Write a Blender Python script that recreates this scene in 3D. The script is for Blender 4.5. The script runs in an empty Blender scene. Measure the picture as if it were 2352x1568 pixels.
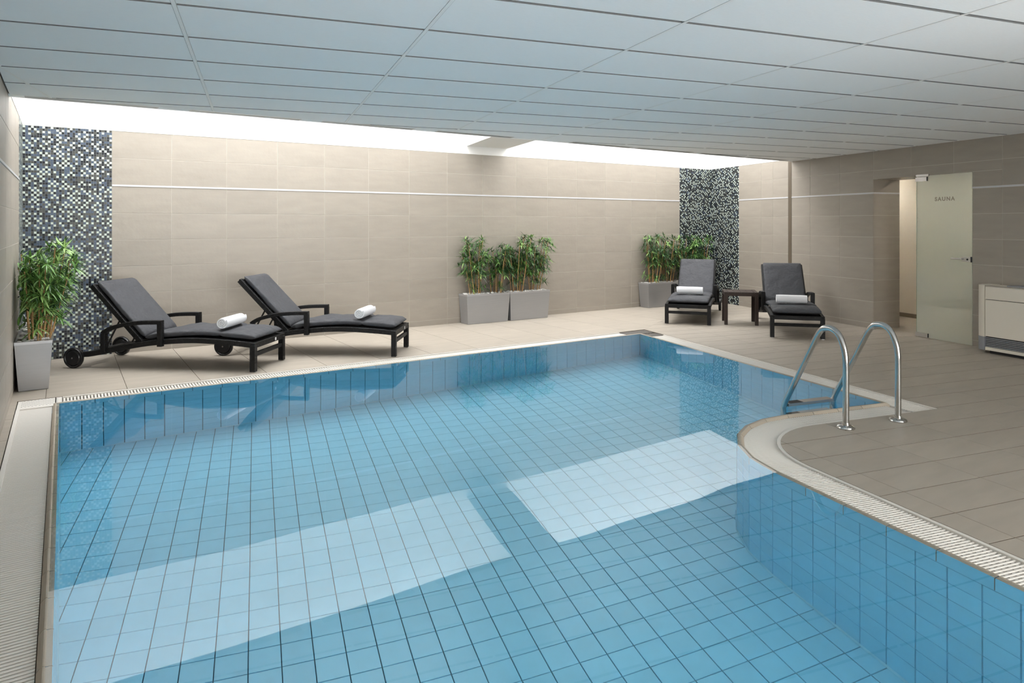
import bpy, math, random
import numpy as np
from mathutils import Vector, Matrix
random.seed(7); np.random.seed(7)
S = bpy.context.scene
C = S.collection
PI = math.pi

# ------------------------------------------------------------------ camera, world, light, exposure
cam_d = bpy.data.cameras.new('camera'); cam = bpy.data.objects.new('camera', cam_d); C.objects.link(cam)
cam.location = (0, 0, 1.437); cam.rotation_euler = (PI/2, 0, -0.5807)
cam_d.sensor_width = 36; cam_d.lens = 24; cam_d.shift_y = -0.1139; cam_d.clip_start = 0.05
S.camera = cam
W = bpy.data.worlds.new('world'); S.world = W; W.use_nodes = True
W.node_tree.nodes['Background'].inputs[0].default_value = (0.8, 0.88, 1.0, 1)
W.node_tree.nodes['Background'].inputs[1].default_value = 0.6
SKYLIGHT = 6.6        # daylight through the skylight diffusers
REAR_FILL = 9.0            # glow of the window added behind the camera as fill
POOL_FILL = 38.0       # added underwater fill strip, out of view below the camera
CORRIDOR = 85.0        # warm lamp in the sauna corridor
def fill_uplight(x, y, z, elev, power, sx=1.4, sy=.25):      # fill lights added behind the camera to brighten the ceiling
    d = bpy.data.lights.new('fill_uplight', 'AREA'); d.shape = 'RECTANGLE'; d.size = sx; d.size_y = sy; d.energy = power
    d.spread = math.radians(44); d.color = (1.0, .985, .96)
    o = bpy.data.objects.new('fill_uplight', d); C.objects.link(o); o.location = (x, y, z)
    o.rotation_euler = (PI/2+math.radians(elev), 0, 0)
for ux_, pw_ in ((.9, 9), (3.4, 7)): fill_uplight(ux_, -2.4, .9, 17, pw_)
S.view_settings.view_transform = 'Standard'; S.view_settings.look = 'None'
S.view_settings.exposure = 0.0; S.view_settings.gamma = 1.0; S.view_settings.use_curve_mapping = False
S.cycles.max_bounces = 10; S.cycles.diffuse_bounces = 5; S.cycles.glossy_bounces = 4
S.cycles.transmission_bounces = 8; S.cycles.transparent_max_bounces = 8
S.cycles.sample_clamp_indirect = 40.0; S.cycles.blur_glossy = 0.5
S.cycles.use_denoising = True; S.cycles.use_light_tree = False
S.cycles.use_adaptive_sampling = True; S.cycles.adaptive_threshold = 0.08

# ------------------------------------------------------------------ frames
TH = math.radians(12.7); CT, ST = math.cos(TH), math.sin(TH)
def Rw(x, y):            # pool-grid frame -> world
    return (x*CT + y*ST, -x*ST + y*CT)
def Rr(X, Y):            # world -> pool-grid frame
    return (X*CT - Y*ST, X*ST + Y*CT)

# ------------------------------------------------------------------ materials
def lin(c):
    if isinstance(c, str):
        c = [int(c[i:i+2], 16)/255 for i in (0, 2, 4)]
        c = [(v/12.92 if v <= .04045 else ((v+.055)/1.055)**2.4) for v in c]
    return (*c, 1)
def mat(name, col, rough=.5, metal=0, spec=.5, noise=None, nscale=(8, 8, 8), namp=.1, bump=None, bscale=200, bdist=.001,
        rand=0, coat=0):
    m = bpy.data.materials.new(name); m.use_nodes = True
    nt = m.node_tree; b = nt.nodes['Principled BSDF']
    col = lin(col)
    b.inputs['Roughness'].default_value = rough; b.inputs['Metallic'].default_value = metal
    b.inputs['Specular IOR Level'].default_value = spec
    b.inputs['Coat Weight'].default_value = coat; b.inputs['Coat Roughness'].default_value = .05
    src = None
    tc = nt.nodes.new('ShaderNodeTexCoord')
    if noise:
        mp = nt.nodes.new('ShaderNodeMapping'); mp.inputs['Scale'].default_value = nscale
        nt.links.new(tc.outputs['Object'], mp.inputs['Vector'])
        n = nt.nodes.new('ShaderNodeTexNoise'); n.inputs['Scale'].default_value = noise; n.inputs['Detail'].default_value = 5
        if rand:
            oi = nt.nodes.new('ShaderNodeObjectInfo'); ad = nt.nodes.new('ShaderNodeVectorMath'); ad.operation = 'SCALE'
            ad.inputs[3].default_value = 1
            cmb = nt.nodes.new('ShaderNodeMath'); cmb.operation = 'MULTIPLY'; cmb.inputs[1].default_value = 40
            nt.links.new(oi.outputs['Random'], cmb.inputs[0])
            n.noise_dimensions = '4D'; nt.links.new(cmb.outputs[0], n.inputs['W'])
        nt.links.new(mp.outputs[0], n.inputs['Vector'])
        mr = nt.nodes.new('ShaderNodeMapRange')
        mr.inputs[1].default_value = .25; mr.inputs[2].default_value = .75
        mr.inputs[3].default_value = 1-namp; mr.inputs[4].default_value = 1+namp
        nt.links.new(n.outputs[0], mr.inputs[0]); src = mr.outputs[0]
    if rand:
        oi2 = nt.nodes.new('ShaderNodeObjectInfo')
        mr2 = nt.nodes.new('ShaderNodeMapRange'); mr2.inputs[3].default_value = 1-rand; mr2.inputs[4].default_value = 1+rand
        nt.links.new(oi2.outputs['Random'], mr2.inputs[0])
        if src:
            mu = nt.nodes.new('ShaderNodeMath'); mu.operation = 'MULTIPLY'
            nt.links.new(src, mu.inputs[0]); nt.links.new(mr2.outputs[0], mu.inputs[1]); src = mu.outputs[0]
        else: src = mr2.outputs[0]
    if src:
        mx = nt.nodes.new('ShaderNodeVectorMath'); mx.operation = 'SCALE'; mx.inputs[0].default_value = col[:3]
        nt.links.new(src, mx.inputs[3]); nt.links.new(mx.outputs[0], b.inputs['Base Color'])
    else:
        b.inputs['Base Color'].default_value = col
    if bump:
        n2 = nt.nodes.new('ShaderNodeTexNoise'); n2.inputs['Scale'].default_value = bscale; n2.inputs['Detail'].default_value = 3
        nt.links.new(tc.outputs['Object'], n2.inputs['Vector'])
        bp = nt.nodes.new('ShaderNodeBump'); bp.inputs['Strength'].default_value = bump; bp.inputs['Distance'].default_value = bdist
        nt.links.new(n2.outputs[0], bp.inputs['Height']); nt.links.new(bp.outputs[0], b.inputs['Normal'])
    return m
def emis(name, col, strength):
    m = bpy.data.materials.new(name); m.use_nodes = True; b = m.node_tree.nodes['Principled BSDF']
    b.inputs['Base Color'].default_value = lin(col); b.inputs['Emission Color'].default_value = lin(col)
    b.inputs['Emission Strength'].default_value = strength
    return m

M = {}
M['wall_tile'] = mat('wall_tile', (.325, .290, .246), .45, noise=1.0, nscale=(3, 3, 14), namp=.07, rand=.03, bump=.5, bscale=9, bdist=.006)
M['wall_grout'] = mat('wall_grout', (.52, .48, .43), .8)
M['deck_tile'] = mat('deck_tile', (.395, .350, .292), .5, noise=2.2, nscale=(1.2, 6, 6), namp=.08, rand=.03, bump=.25, bscale=300, bdist=.0006)
M['deck_grout'] = mat('deck_grout', (.17, .135, .10), .9)
M['plaster'] = mat('plaster', (.84, .83, .81), .8, bump=.1, bscale=120)
M['ceil_panel'] = mat('ceiling_panel', (.88, .895, .90), .9, noise=3, nscale=(6, 40, 6), namp=.015, bump=.3, bscale=400, bdist=.0008)
M['ceil_rail'] = mat('ceiling_rail', (.86, .86, .85), .5)
M['ceil_gap_shade'] = mat('ceiling_gap_shade', (.15, .158, .16), .9)
M['stripe'] = mat('stripe', (.56, .56, .58), .3)
M['bronze'] = mat('bronze', (.115, .09, .062), .55)
M['cream'] = mat('cream_plaster', (.72, .67, .59), .8, bump=.1, bscale=150)
M['brownbase'] = mat('brown_base', (.20, .165, .13), .5)
M['pool_tile'] = mat('pool_tile', (.29, .73, .94), .18, noise=1.5, namp=.03, rand=.035)
M['pool_grout'] = mat('pool_grout', (.018, .10, .17), .8)
M['sealant'] = mat('sealant', (.30, .68, .85), .5)
M['lip_tan'] = mat('lip_tan', (.46, .40, .32), .5, bump=.5, bscale=600, bdist=.0006, rand=.03, noise=30, namp=.06)
M['grate'] = mat('grate_white', (.74, .71, .66), .45)
M['grate_dark'] = mat('grate_dark', (.16, .145, .13), .6)
M['channel'] = mat('channel', (.05, .047, .042), .9)
M['black_wicker'] = None
M['black_metal'] = mat('black_metal', (.012, .012, .013), .4)
M['rubber'] = mat('rubber', (.010, .010, .011), .35)
M['chrome'] = mat('chrome', (.58, .58, .57), .17, metal=1)
M['steel'] = mat('brushed_steel', (.55, .54, .53), .3, metal=1)
M['silver'] = mat('silver_planter', (.40, .40, .405), .40, metal=.6, noise=2, nscale=(2, 2, 60), namp=.03)
M['silver_rim'] = mat('silver_rim', (.50, .50, .51), .35, metal=.6)
M['cushion'] = mat('charcoal_cushion', (.047, .049, .056), .75, bump=1.0, bscale=8, bdist=.025, noise=6, namp=.06)
M['towel'] = mat('white_towel', (.86, .86, .88), .95, bump=.8, bscale=420, bdist=.003, noise=60, namp=.03)
M['soil'] = mat('soil', (.05, .035, .025), .95)
M['pebble'] = mat('white_pebble', (.80, .78, .75), .6, noise=4, namp=.06)
M['cane'] = mat('cane', (.46, .27, .11), .6, noise=12, nscale=(3, 3, 9), namp=.25)
M['leaf_a'] = mat('leaf', (.11, .25, .05), .42, noise=5, namp=.35, rand=.1)
M['leaf_b'] = mat('leaf_dark', (.042, .105, .034), .42, noise=5, namp=.3)
M['leaf_c'] = mat('leaf_pale', (.24, .40, .11), .42, noise=5, namp=.3)
M['table'] = mat('brown_table', (.038, .025, .020), .6, spec=.3)
M['unit'] = mat('unit_white', (.72, .67, .58), .45)
M['unit_grey'] = mat('unit_grey', (.26, .27, .29), .5)
M['unit_dark'] = mat('unit_dark', (.02, .02, .022), .7)
M['vent_slat'] = mat('vent_slat', (.42, .42, .40), .5)
M['letter'] = mat('letter_grey', (.36, .34, .29), .5)
M['white_tag'] = mat('white_tag', (.8, .8, .8), .5)
M['mos_black'] = mat('mosaic_black', (.010, .012, .016), .3, spec=.3)
M['mos_slate'] = mat('mosaic_slate', (.065, .09, .135), .3, spec=.3)
M['mos_grey'] = mat('mosaic_grey', (.065, .066, .058), .3, spec=.3)
M['mos_pale'] = mat('mosaic_pale', (.52, .58, .51), .3, spec=.3)
M['mos_grout'] = mat('mosaic_grout', (.26, .285, .295), .8)
M['sky_pane'] = emis('skylight_diffuser', (.985, .99, 1.0), SKYLIGHT)
M['rear_fill_pane'] = emis('rear_fill_glow', (1.0, .985, .96), REAR_FILL)
M['pool_fill_glow'] = emis('pool_fill_lens', (.93, .98, 1.0), POOL_FILL)
M['warm_lamp'] = emis('warm_lamp', (1.0, .94, .83), CORRIDOR)

def wicker():
    m = bpy.data.materials.new('black_wicker'); m.use_nodes = True; nt = m.node_tree; b = nt.nodes['Principled BSDF']
    b.inputs['Base Color'].default_value = (.007, .007, .0075, 1); b.inputs['Roughness'].default_value = .5; b.inputs['Specular IOR Level'].default_value = .3
    tc = nt.nodes.new('ShaderNodeTexCoord'); ck = nt.nodes.new('ShaderNodeTexVoronoi'); ck.inputs['Scale'].default_value = 75
    ck.distance = 'CHEBYCHEV'; ck.inputs['Randomness'].default_value = .35
    nt.links.new(tc.outputs['Object'], ck.inputs['Vector'])
    bp = nt.nodes.new('ShaderNodeBump'); bp.inputs['Strength'].default_value = .9; bp.inputs['Distance'].default_value = .006; bp.invert = True
    nt.links.new(ck.outputs[0], bp.inputs['Height']); nt.links.new(bp.outputs[0], b.inputs['Normal'])
    return m
M['black_wicker'] = wicker()
def watermat():
    m = bpy.data.materials.new('water'); m.use_nodes = True; nt = m.node_tree; b = nt.nodes['Principled BSDF']
    b.inputs['Base Color'].default_value = (.95, .99, 1, 1); b.inputs['Roughness'].default_value = 0
    b.inputs['Transmission Weight'].default_value = 1; b.inputs['IOR'].default_value = 1.333
    tc = nt.nodes.new('ShaderNodeTexCoord'); n = nt.nodes.new('ShaderNodeTexNoise'); n.inputs['Scale'].default_value = .9
    n.inputs['Detail'].default_value = 1
    nt.links.new(tc.outputs['Object'], n.inputs['Vector'])
    bp = nt.nodes.new('ShaderNodeBump'); bp.inputs['Strength'].default_value = .10; bp.inputs['Distance'].default_value = .03
    nt.links.new(n.outputs[0], bp.inputs['Height']); nt.links.new(bp.outputs[0], b.inputs['Normal'])
    return m
M['water'] = watermat()
def frosted():
    m = bpy.data.materials.new('frosted_glass'); m.use_nodes = True; b = m.node_tree.nodes['Principled BSDF']
    b.inputs['Base Color'].default_value = (.90, .95, .88, 1); b.inputs['Roughness'].default_value = .5
    b.inputs['Transmission Weight'].default_value = .82; b.inputs['IOR'].default_value = 1.3
    b.inputs['Coat Weight'].default_value = 1; b.inputs['Coat Roughness'].default_value = .02; b.inputs['Coat IOR'].default_value = 1.5
    return m
M['frosted'] = frosted()
M['glass_edge'] = mat('glass_edge', (.22, .36, .28), .1)

# ------------------------------------------------------------------ mesh helpers
class MB:
    def __init__(self): self.v = []; self.f = []; self.m = []
    def add(self, vs, fs, mi=0):
        o = len(self.v); self.v += [tuple(p) for p in vs]
        self.f += [tuple(o+i for i in f) for f in fs]; self.m += [mi]*len(fs); return self
    def box(self, x0, x1, y0, y1, z0, z1, mi=0, ch=0):
        if ch:
            return self.prism([(x0, y0), (x1, y0), (x1, y1), (x0, y1)], z0, z1, mi, ch)
        vs = [(x0,y0,z0),(x1,y0,z0),(x1,y1,z0),(x0,y1,z0),(x0,y0,z1),(x1,y0,z1),(x1,y1,z1),(x0,y1,z1)]
        return self.add(vs, [(3,2,1,0),(4,5,6,7),(0,1,5,4),(1,2,6,5),(2,3,7,6),(3,0,4,7)], mi)
    def obox(self, c, u, w, du, dw, z0, z1, mi=0):     # oriented box: centre c, unit u, half sizes
        c = np.array(c[:2]); u = np.array(u); w = np.array(w)
        ps = [c-u*du-w*dw, c+u*du-w*dw, c+u*du+w*dw, c-u*du+w*dw]
        return self.prism([tuple(p) for p in ps], z0, z1, mi)
    def prism(self, poly, z0, z1, mi=0, ch=0, bottom=True, side=None):
        a = sum(poly[i][0]*poly[(i+1)%len(poly)][1]-poly[(i+1)%len(poly)][0]*poly[i][1] for i in range(len(poly)))
        if a < 0: poly = poly[::-1]
        n = len(poly)
        if ch:
            top = inset(poly, ch)
            vs = [(x, y, z0) for x, y in poly]+[(x, y, z1-ch) for x, y in poly]+[(x, y, z1) for x, y in top]
            fs = [tuple(range(2*n, 3*n))]
            for i in range(n):
                j = (i+1) % n; fs += [(i, j, n+j, n+i), (n+i, n+j, 2*n+j, 2*n+i)]
        else:
            vs = [(x, y, z0) for x, y in poly]+[(x, y, z1) for x, y in poly]
            fs = [tuple(range(n, 2*n))]+[(i, (i+1) % n, n+(i+1) % n, n+i) for i in range(n)]
        if bottom: fs.append(tuple(range(n))[::-1])
        self.add(vs, fs, mi)
        if side is not None:
            nf = len(fs); base = len(self.m)-nf
            for i in range(1, nf-(1 if bottom else 0)):
                if not ch or i % 2: self.m[base+i] = side
        return self
    def tube(self, path, r, seg=14, mi=0, cap=True, rect=None, up=(0, 0, 1)):
        P = [Vector(p) for p in path]; n = len(P); rings = []
        up = Vector(up)
        prev = None
        for i, p in enumerate(P):
            t = (P[min(i+1, n-1)]-P[max(i-1, 0)]).normalized()
            if prev is None:
                a = up if abs(t.dot(up)) < .95 else Vector((1, 0, 0))
                x = t.cross(a).normalized()
            else:
                x = (prev - t*prev.dot(t)).normalized()
            prev = x; y = t.cross(x)
            rr = r[i] if isinstance(r, (list, tuple)) else r
            if rect:
                hw, hh = rect
                # mitre so that corners keep their width
                k = 1.0
                if 0 < i < n-1:
                    t1 = (P[i]-P[i-1]).normalized(); t2 = (P[i+1]-P[i]).normalized()
                    k = 1/max(.4, math.sqrt(max(.05, (1+t1.dot(t2))/2)))
                c = .22*min(hw, hh)
                pts = [(-hw+c, -hh), (hw-c, -hh), (hw, -hh+c), (hw, hh-c), (hw-c, hh), (-hw+c, hh), (-hw, hh-c), (-hw, -hh+c)]
                rings.append([p + x*a + y*(b*k) for a, b in pts])
            else:
                rings.append([p + (x*math.cos(2*PI*k/seg)+y*math.sin(2*PI*k/seg))*rr for k in range(seg)])
        return self.rings(rings, mi, cap)
    def rings(self, rings, mi=0, cap=True):
        s = len(rings[0]); vs = [q for r in rings for q in r]; fs = []
        for i in range(len(rings)-1):
            for k in range(s):
                fs.append((i*s+k, i*s+(k+1) % s, (i+1)*s+(k+1) % s, (i+1)*s+k))
        if cap: fs += [tuple(range(s))[::-1], tuple((len(rings)-1)*s+k for k in range(s))]
        return self.add(vs, fs, mi)
    def lathe(self, prof, c=(0, 0, 0), axis='z', seg=24, mi=0):
        rings = []
        for r, h in prof:
            ring = []
            for k in range(seg):
                a = 2*PI*k/seg
                if axis == 'z': q = (c[0]+r*math.cos(a), c[1]+r*math.sin(a), c[2]+h)
                elif axis == 'y': q = (c[0]+r*math.cos(a), c[1]+h, c[2]-r*math.sin(a))
                else: q = (c[0]+h, c[1]+r*math.cos(a), c[2]+r*math.sin(a))
                ring.append(q)
            rings.append(ring)
        return self.rings(rings, mi, True)
    def mesh(self, name, mats, smooth=False):
        me = bpy.data.meshes.new(name); me.from_pydata(self.v, [], self.f)
        for m in (mats if isinstance(mats, (list, tuple)) else [mats]): me.materials.append(m)
        if any(self.m): me.polygons.foreach_set('material_index', self.m)
        if smooth:
            me.polygons.foreach_set('use_smooth', [True]*len(me.polygons))
            try: me.set_sharp_from_angle(angle=math.radians(38 if smooth is True else smooth))
            except Exception: pass
        me.update(); return me
def inset(poly, d):
    n = len(poly); out = []
    for i in range(n):
        p0, p1, p2 = (np.array(poly[i-1]), np.array(poly[i]), np.array(poly[(i+1) % n]))
        a = p1-p0; b = p2-p1
        la, lb = np.hypot(*a), np.hypot(*b)
        if la < 1e-9 or lb < 1e-9: out.append(tuple(p1)); continue
        na = np.array((-a[1], a[0]))/la; nb = np.array((-b[1], b[0]))/lb
        k = na+nb; l = k@k
        out.append(tuple(p1 + k*(2*d/l) if l > .2 else p1))
    return out
def clip(poly, a, b, c):         # keep a*x+b*y <= c
    out = []; n = len(poly)
    for i in range(n):
        p, q = poly[i], poly[(i+1) % n]
        dp = a*p[0]+b*p[1]-c; dq = a*q[0]+b*q[1]-c
        if dp <= 0: out.append(p)
        if (dp < 0 < dq) or (dq < 0 < dp):
            t = dp/(dp-dq); out.append((p[0]+(q[0]-p[0])*t, p[1]+(q[1]-p[1])*t))
    return out
def area(poly):
    return abs(sum(poly[i][0]*poly[(i+1) % len(poly)][1]-poly[(i+1) % len(poly)][0]*poly[i][1] for i in range(len(poly))))/2 if len(poly) > 2 else 0
def clean(poly, eps=1e-5):
    out = []
    for p in poly:
        if not out or math.hypot(p[0]-out[-1][0], p[1]-out[-1][1]) > eps: out.append(p)
    if len(out) > 1 and math.hypot(out[0][0]-out[-1][0], out[0][1]-out[-1][1]) < eps: out.pop()
    return out
def link(name, me, parent=None, loc=None, rz=0):
    o = bpy.data.objects.new(name, me); C.objects.link(o)
    if parent: o.parent = parent
    if loc is not None: o.location = loc
    if rz: o.rotation_euler = (0, 0, rz)
    return o
def part(name, mb, m, parent=None, smooth=False, stuff=False, loc=None, rz=0):
    o = link(name, mb.mesh(name, m, smooth), parent, loc, rz)
    if stuff: o['kind'] = 'stuff'
    return o
def struct(o): o['kind'] = 'structure'; return o
def tag(o, label, cat, group=None):
    o['label'] = label; o['category'] = cat
    if group: o['group'] = group
    return o
def thing(name, label, cat, loc=(0, 0, 0), rz=0, group=None):
    o = bpy.data.objects.new(name, None); C.objects.link(o); o.location = loc; o.rotation_euler = (0, 0, rz)
    o.empty_display_size = .1
    return tag(o, label, cat, group)
def dup(root, loc, rz, label, group=None, skip_tag=False):
    r = root.copy(); C.objects.link(r); r.location = loc; r.rotation_euler = (0, 0, rz); r['label'] = label
    if group: r['group'] = group
    for ch in root.children:
        if ch.name.startswith('care_tag') and skip_tag: continue
        c = ch.copy(); C.objects.link(c); c.parent = r
        for g in ch.children:
            d = g.copy(); C.objects.link(d); d.parent = c
    return r
def smoothpath(pts, n=8):
    P = [Vector(p) for p in pts]; out = []
    for i in range(len(P)-1):
        p0 = P[max(i-1, 0)]; p1 = P[i]; p2 = P[i+1]; p3 = P[min(i+2, len(P)-1)]
        for k in range(n):
            t = k/n
            out.append(.5*((2*p1)+(p2-p0)*t+(2*p0-5*p1+4*p2-p3)*t*t+(3*p1-p0-3*p2+p3)*t**3))
    out.append(P[-1]); return out

# ------------------------------------------------------------------ layout constants
XL, YB = -.365, 8.79                     # left wall, back wall
ZC = 2.447; YE = 6.665                   # ceiling height and its edge before the skylight well
ZT = 2.483                               # top of wall tiles
ZV = 4.2                                # skylight height
YF = -3.0                                # wall behind the camera
WS0 = 5.65                               # right wall passes (7.945, 5.65) in the pool-grid frame
wd = np.array((.026, 1.0)); wd /= np.hypot(*wd)
W0 = np.array(Rw(7.945, WS0)); wdw = np.array(Rw(*wd)); WANG = math.atan2(wdw[1], wdw[0])
WN = np.array((-wdw[1], wdw[0]))         # into the room
def wx(yr): return 7.945+.026*(yr-WS0)
Z_ROWS = [0, .075, .3735, .672, .9705, 1.269, 1.5675, 1.866]
Z_UP = [1.886, 2.1845, ZT]

# ================================================================== ROOM SHELL
def wall_root(name, loc, rz, mb, m):
    o = part(name, mb, m); o.location = (*loc, 0) if len(loc) == 2 else loc; o.rotation_euler = (0, 0, rz); return struct(o)
_tile_cache = {}
def wall_tile(root, x0, x1, z0, z1, y=0):
    g = .0028; w, h = x1-x0-2*g, z1-z0-2*g
    if w < .01 or h < .01: return
    k = (round(w, 3), round(h, 3))
    if k not in _tile_cache:
        mb = MB(); c = .0008; d = .0026
        vs = [(-w/2, 0, -h/2), (w/2, 0, -h/2), (w/2, 0, h/2), (-w/2, 0, h/2),
              (-w/2, d-c, -h/2), (w/2, d-c, -h/2), (w/2, d-c, h/2), (-w/2, d-c, h/2),
              (-w/2+c, d, -h/2+c), (w/2-c, d, -h/2+c), (w/2-c, d, h/2-c), (-w/2+c, d, h/2-c)]
        fs = [(11, 10, 9, 8)]
        for i in range(4):
            j = (i+1) % 4; fs += [(i, 4+i, 4+j, j), (4+i, 8+i, 8+j, 4+j)]
        mb.add(vs, fs); _tile_cache[k] = mb.mesh('tile', M['wall_tile'])
    return link('tile', _tile_cache[k], root, ((x0+x1)/2, y, (z0+z1)/2))
def stripe(root, x0, x1, z0=1.866, z1=1.886):
    part('stripe', MB().box(x0, x1, 0, .008, z0+.001, z1-.001), M['stripe'], root)
def mosaic(root, x0, x1, z0, z1, pitch, seed, rowp=None):
    rnd = random.Random(seed); rowp = rowp or pitch
    nx = max(1, round((x1-x0)/pitch)); nz = round((z1-z0)/rowp); px = (x1-x0)/nx; pz = (z1-z0)/nz
    grid = {}; mb = MB(); g = .0011; d = .004
    for j in range(nz):
        for i in range(nx):
            nb = [grid.get((i-1, j)), grid.get((i, j-1))]
            w = ([.26, .28, .22, 0 if 3 in nb else .52] if rowp == pitch else [.46, .10, .20, 0 if 3 in nb else .55])
            grid[i, j] = c = rnd.choices((0, 1, 2, 3), w)[0]
            a, b = x0+i*px+g, x0+(i+1)*px-g; e, f = z0+j*pz+g, z0+(j+1)*pz-g
            vs = [(a, .001, e), (b, .001, e), (b, .001, f), (a, .001, f), (a+.0008, d, e+.0008), (b-.0008, d, e+.0008), (b-.0008, d, f-.0008), (a+.0008, d, f-.0008)]
            mb.add(vs, [(7, 6, 5, 4), (0, 4, 5, 1), (1, 5, 6, 2), (2, 6, 7, 3), (3, 7, 4, 0)], c)
    part('grout', MB().box(x0, x1, -.002, .0015, z0, z1), M['mos_grout'], root)
    return part('mosaic_tile', mb, [M['mos_black'], M['mos_slate'], M['mos_grey'], M['mos_pale']], root, stuff=True)

# ---- back wall (local x = -X, y into the room)
xr_corner = (wx(10.5)+YB*ST)/CT
wb = wall_root('wall_back', (0, YB), PI, MB().box(-11.2, .6, -.2, 0, -.05, 4.3), M['wall_grout'])
part('plaster_band', MB().box(-11.2, .36, 0, .006, ZT, 4.3), M['plaster'], wb)
for k in range(15):
    x1 = -(.445+.6*k); x0 = x1-.6
    for a, b in list(zip(Z_ROWS, Z_ROWS[1:]))+list(zip(Z_UP, Z_UP[1:])): wall_tile(wb, x0, x1, a, b)
stripe(wb, -9.445, -.445)
mosaic(wb, -.445, .365, .002, ZT, .0248, 1)
mosaic(wb, -10.262, -9.447, .002, ZT, .0265, 2, .0235)
# ---- left wall (local x = -Y, y into the room = +X)
wl = wall_root('wall_left', (XL, 0), -PI/2, MB().box(-YB-.2, -YF+.2, -.2, 0, -.05, 4.3), M['wall_grout'])
part('plaster_band', MB().box(-YB, -YE, 0, .006, ZT, 4.3), M['plaster'], wl)
for k in range(-2, 14):
    y0 = 8.097-.6*(k+1); y1 = 8.097-.6*k
    if k < 0: continue
    if y1 < 3.2: break
    for a, b in list(zip(Z_ROWS, Z_ROWS[1:]))+list(zip(Z_UP, Z_UP[1:])): wall_tile(wl, -y1, -y0, a, b)
ylow = y1
stripe(wl, -8.097, -ylow)
part('tile_field', MB().box(-ylow, -YF, 0, .006, 0, ZT), M['wall_tile'], wl)
mosaic(wl, -YB+.006, -8.1, .002, ZT, .0248, 3)
# ---- right wall (local x along the wall, y into the room), doorway s in [0.0, 1.43]
DS0, DS1, DZ = 0.0, 1.42, 2.066
TK = .47
SC = (11.0-WS0)                           # far end beyond the corner
mb = MB().box(-9.2, DS0, -TK, 0, -.05, ZT).box(DS1, SC, -TK, 0, -.05, ZT).box(DS0, DS1, -TK, 0, DZ, ZT)
mb.box(-9.2, SC, -TK, 0, ZT, 4.3)
wr = wall_root('wall_right', tuple(W0), WANG, mb, M['wall_grout'])
s_edge = 3.33                             # where the ceiling edge meets this wall
part('plaster_band', MB().box(2.9, SC, 0, .006, ZT, 4.3), M['plaster'], wr)
# tiles: joints at y' = 7.031 + .59 k
def rt(s0, s1, z0, z1):                   # tile minus the doorway
    if s1 <= DS0+.001 or s0 >= DS1-.001 or z0 >= DZ-.001: wall_tile(wr, s0, s1, z0, z1); return
    if z1 > DZ+.02:
        wall_tile(wr, s0, s1, DZ, z1)
    if s0 < DS0-.02: wall_tile(wr, s0, DS0, z0, min(z1, DZ))
    if s1 > DS1+.02: wall_tile(wr, DS1, s1, z0, min(z1, DZ))
rows = list(zip(Z_ROWS, Z_ROWS[1:]))+list(zip(Z_UP, Z_UP[1:]))
for k in range(-4, 3):
    s0 = 1.42+.59*k; s1 = s0+.59
    s1 = min(s1, 2.995)
    for a, b in rows: rt(s0, s1, a, b)
s_first = 1.42-.59*4
part('tile_field', MB().box(-9.2, s_first, 0, .006, 0, ZT), M['wall_tile'], wr)
for s0, s1 in ((3.075, 3.43), (3.43, 3.72), (3.72, 4.31)):
    for a, b in rows: wall_tile(wr, s0, s1, a, b)
mosaic(wr, 4.315, 5.18, .002, ZT, .0265, 4, .0235)
stripe(wr, s_first, DS0); stripe(wr, DS1, 2.995); stripe(wr, 3.075, 4.31)
tr = struct(part('trim_1', MB().box(2.998, 3.072, -.002, .004, 0, ZC+.03), M['bronze'], wr))
tr['label'] = 'dark brown vertical strip in the tiles'
# doorway reveals: far jamb is tiled and striped
jm = MB().box(DS1, DS1+.012, -TK-.0, 0, 0, DZ)
for a, b in rows[:-1]:
    b2 = min(b, DZ); g = .0018
    if b2-a < .03: continue
    part('jamb_tile', MB().box(DS1-.006, DS1, -TK+.002, .004, a+g, b2-g), M['wall_tile'], wr)
part('jamb_stripe', MB().box(DS1-.008, DS1, -TK+.002, .006, 1.867, 1.885), M['stripe'], wr)
part('lintel', MB().box(DS0, DS1, -TK, .004, DZ-.004, DZ), M['wall_tile'], wr)
# corridor behind the doorway
cw = wall_root('wall_corridor', tuple(W0), WANG, MB().box(-1.5, 4.2, -1.62, -1.50, 0, 2.6).box(4.1, 4.2, -1.5, -TK, 0, 2.6).box(-1.6, -1.5, -1.62, -TK, 0, 2.6), M['cream'])
struct(part('ceiling_corridor', MB().box(-1.6, 4.2, -1.62, -TK, 2.30, 2.34), M['plaster'], None)).matrix_world = cw.matrix_world
o = bpy.data.objects['ceiling_corridor']; o.location = cw.location; o.rotation_euler = cw.rotation_euler
part('baseboard', MB().box(-1.5, 4.1, -1.50, -1.488, 0, .062), M['brownbase'], cw)
part('inner_face', MB().box(DS1+.01, 4.1, -TK-.004, -TK, 0, 2.3).box(-1.5, DS0-.01, -TK-.004, -TK, 0, 2.3), M['cream'], cw)
for nm_s in (.55, 2.5):
    lp = thing('ceiling_lamp', 'round warm recessed lamp in the ceiling of the sauna corridor' + (' behind the frosted door' if nm_s < 1 else ' past the tiled door jamb'), 'lamp')
    P = W0 + wdw*nm_s - WN*1.0
    lp.location = (P[0], P[1], 2.30)
    part('lamp_ring', MB().lathe([(.10, -.004), (.13, -.012), (.135, 0), (.10, 0)], seg=28), M['chrome'], lp, True)
    part('diffuser', MB().lathe([(.0, -.006), (.10, -.006), (.10, 0)], seg=28), M['warm_lamp'], lp)
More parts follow.
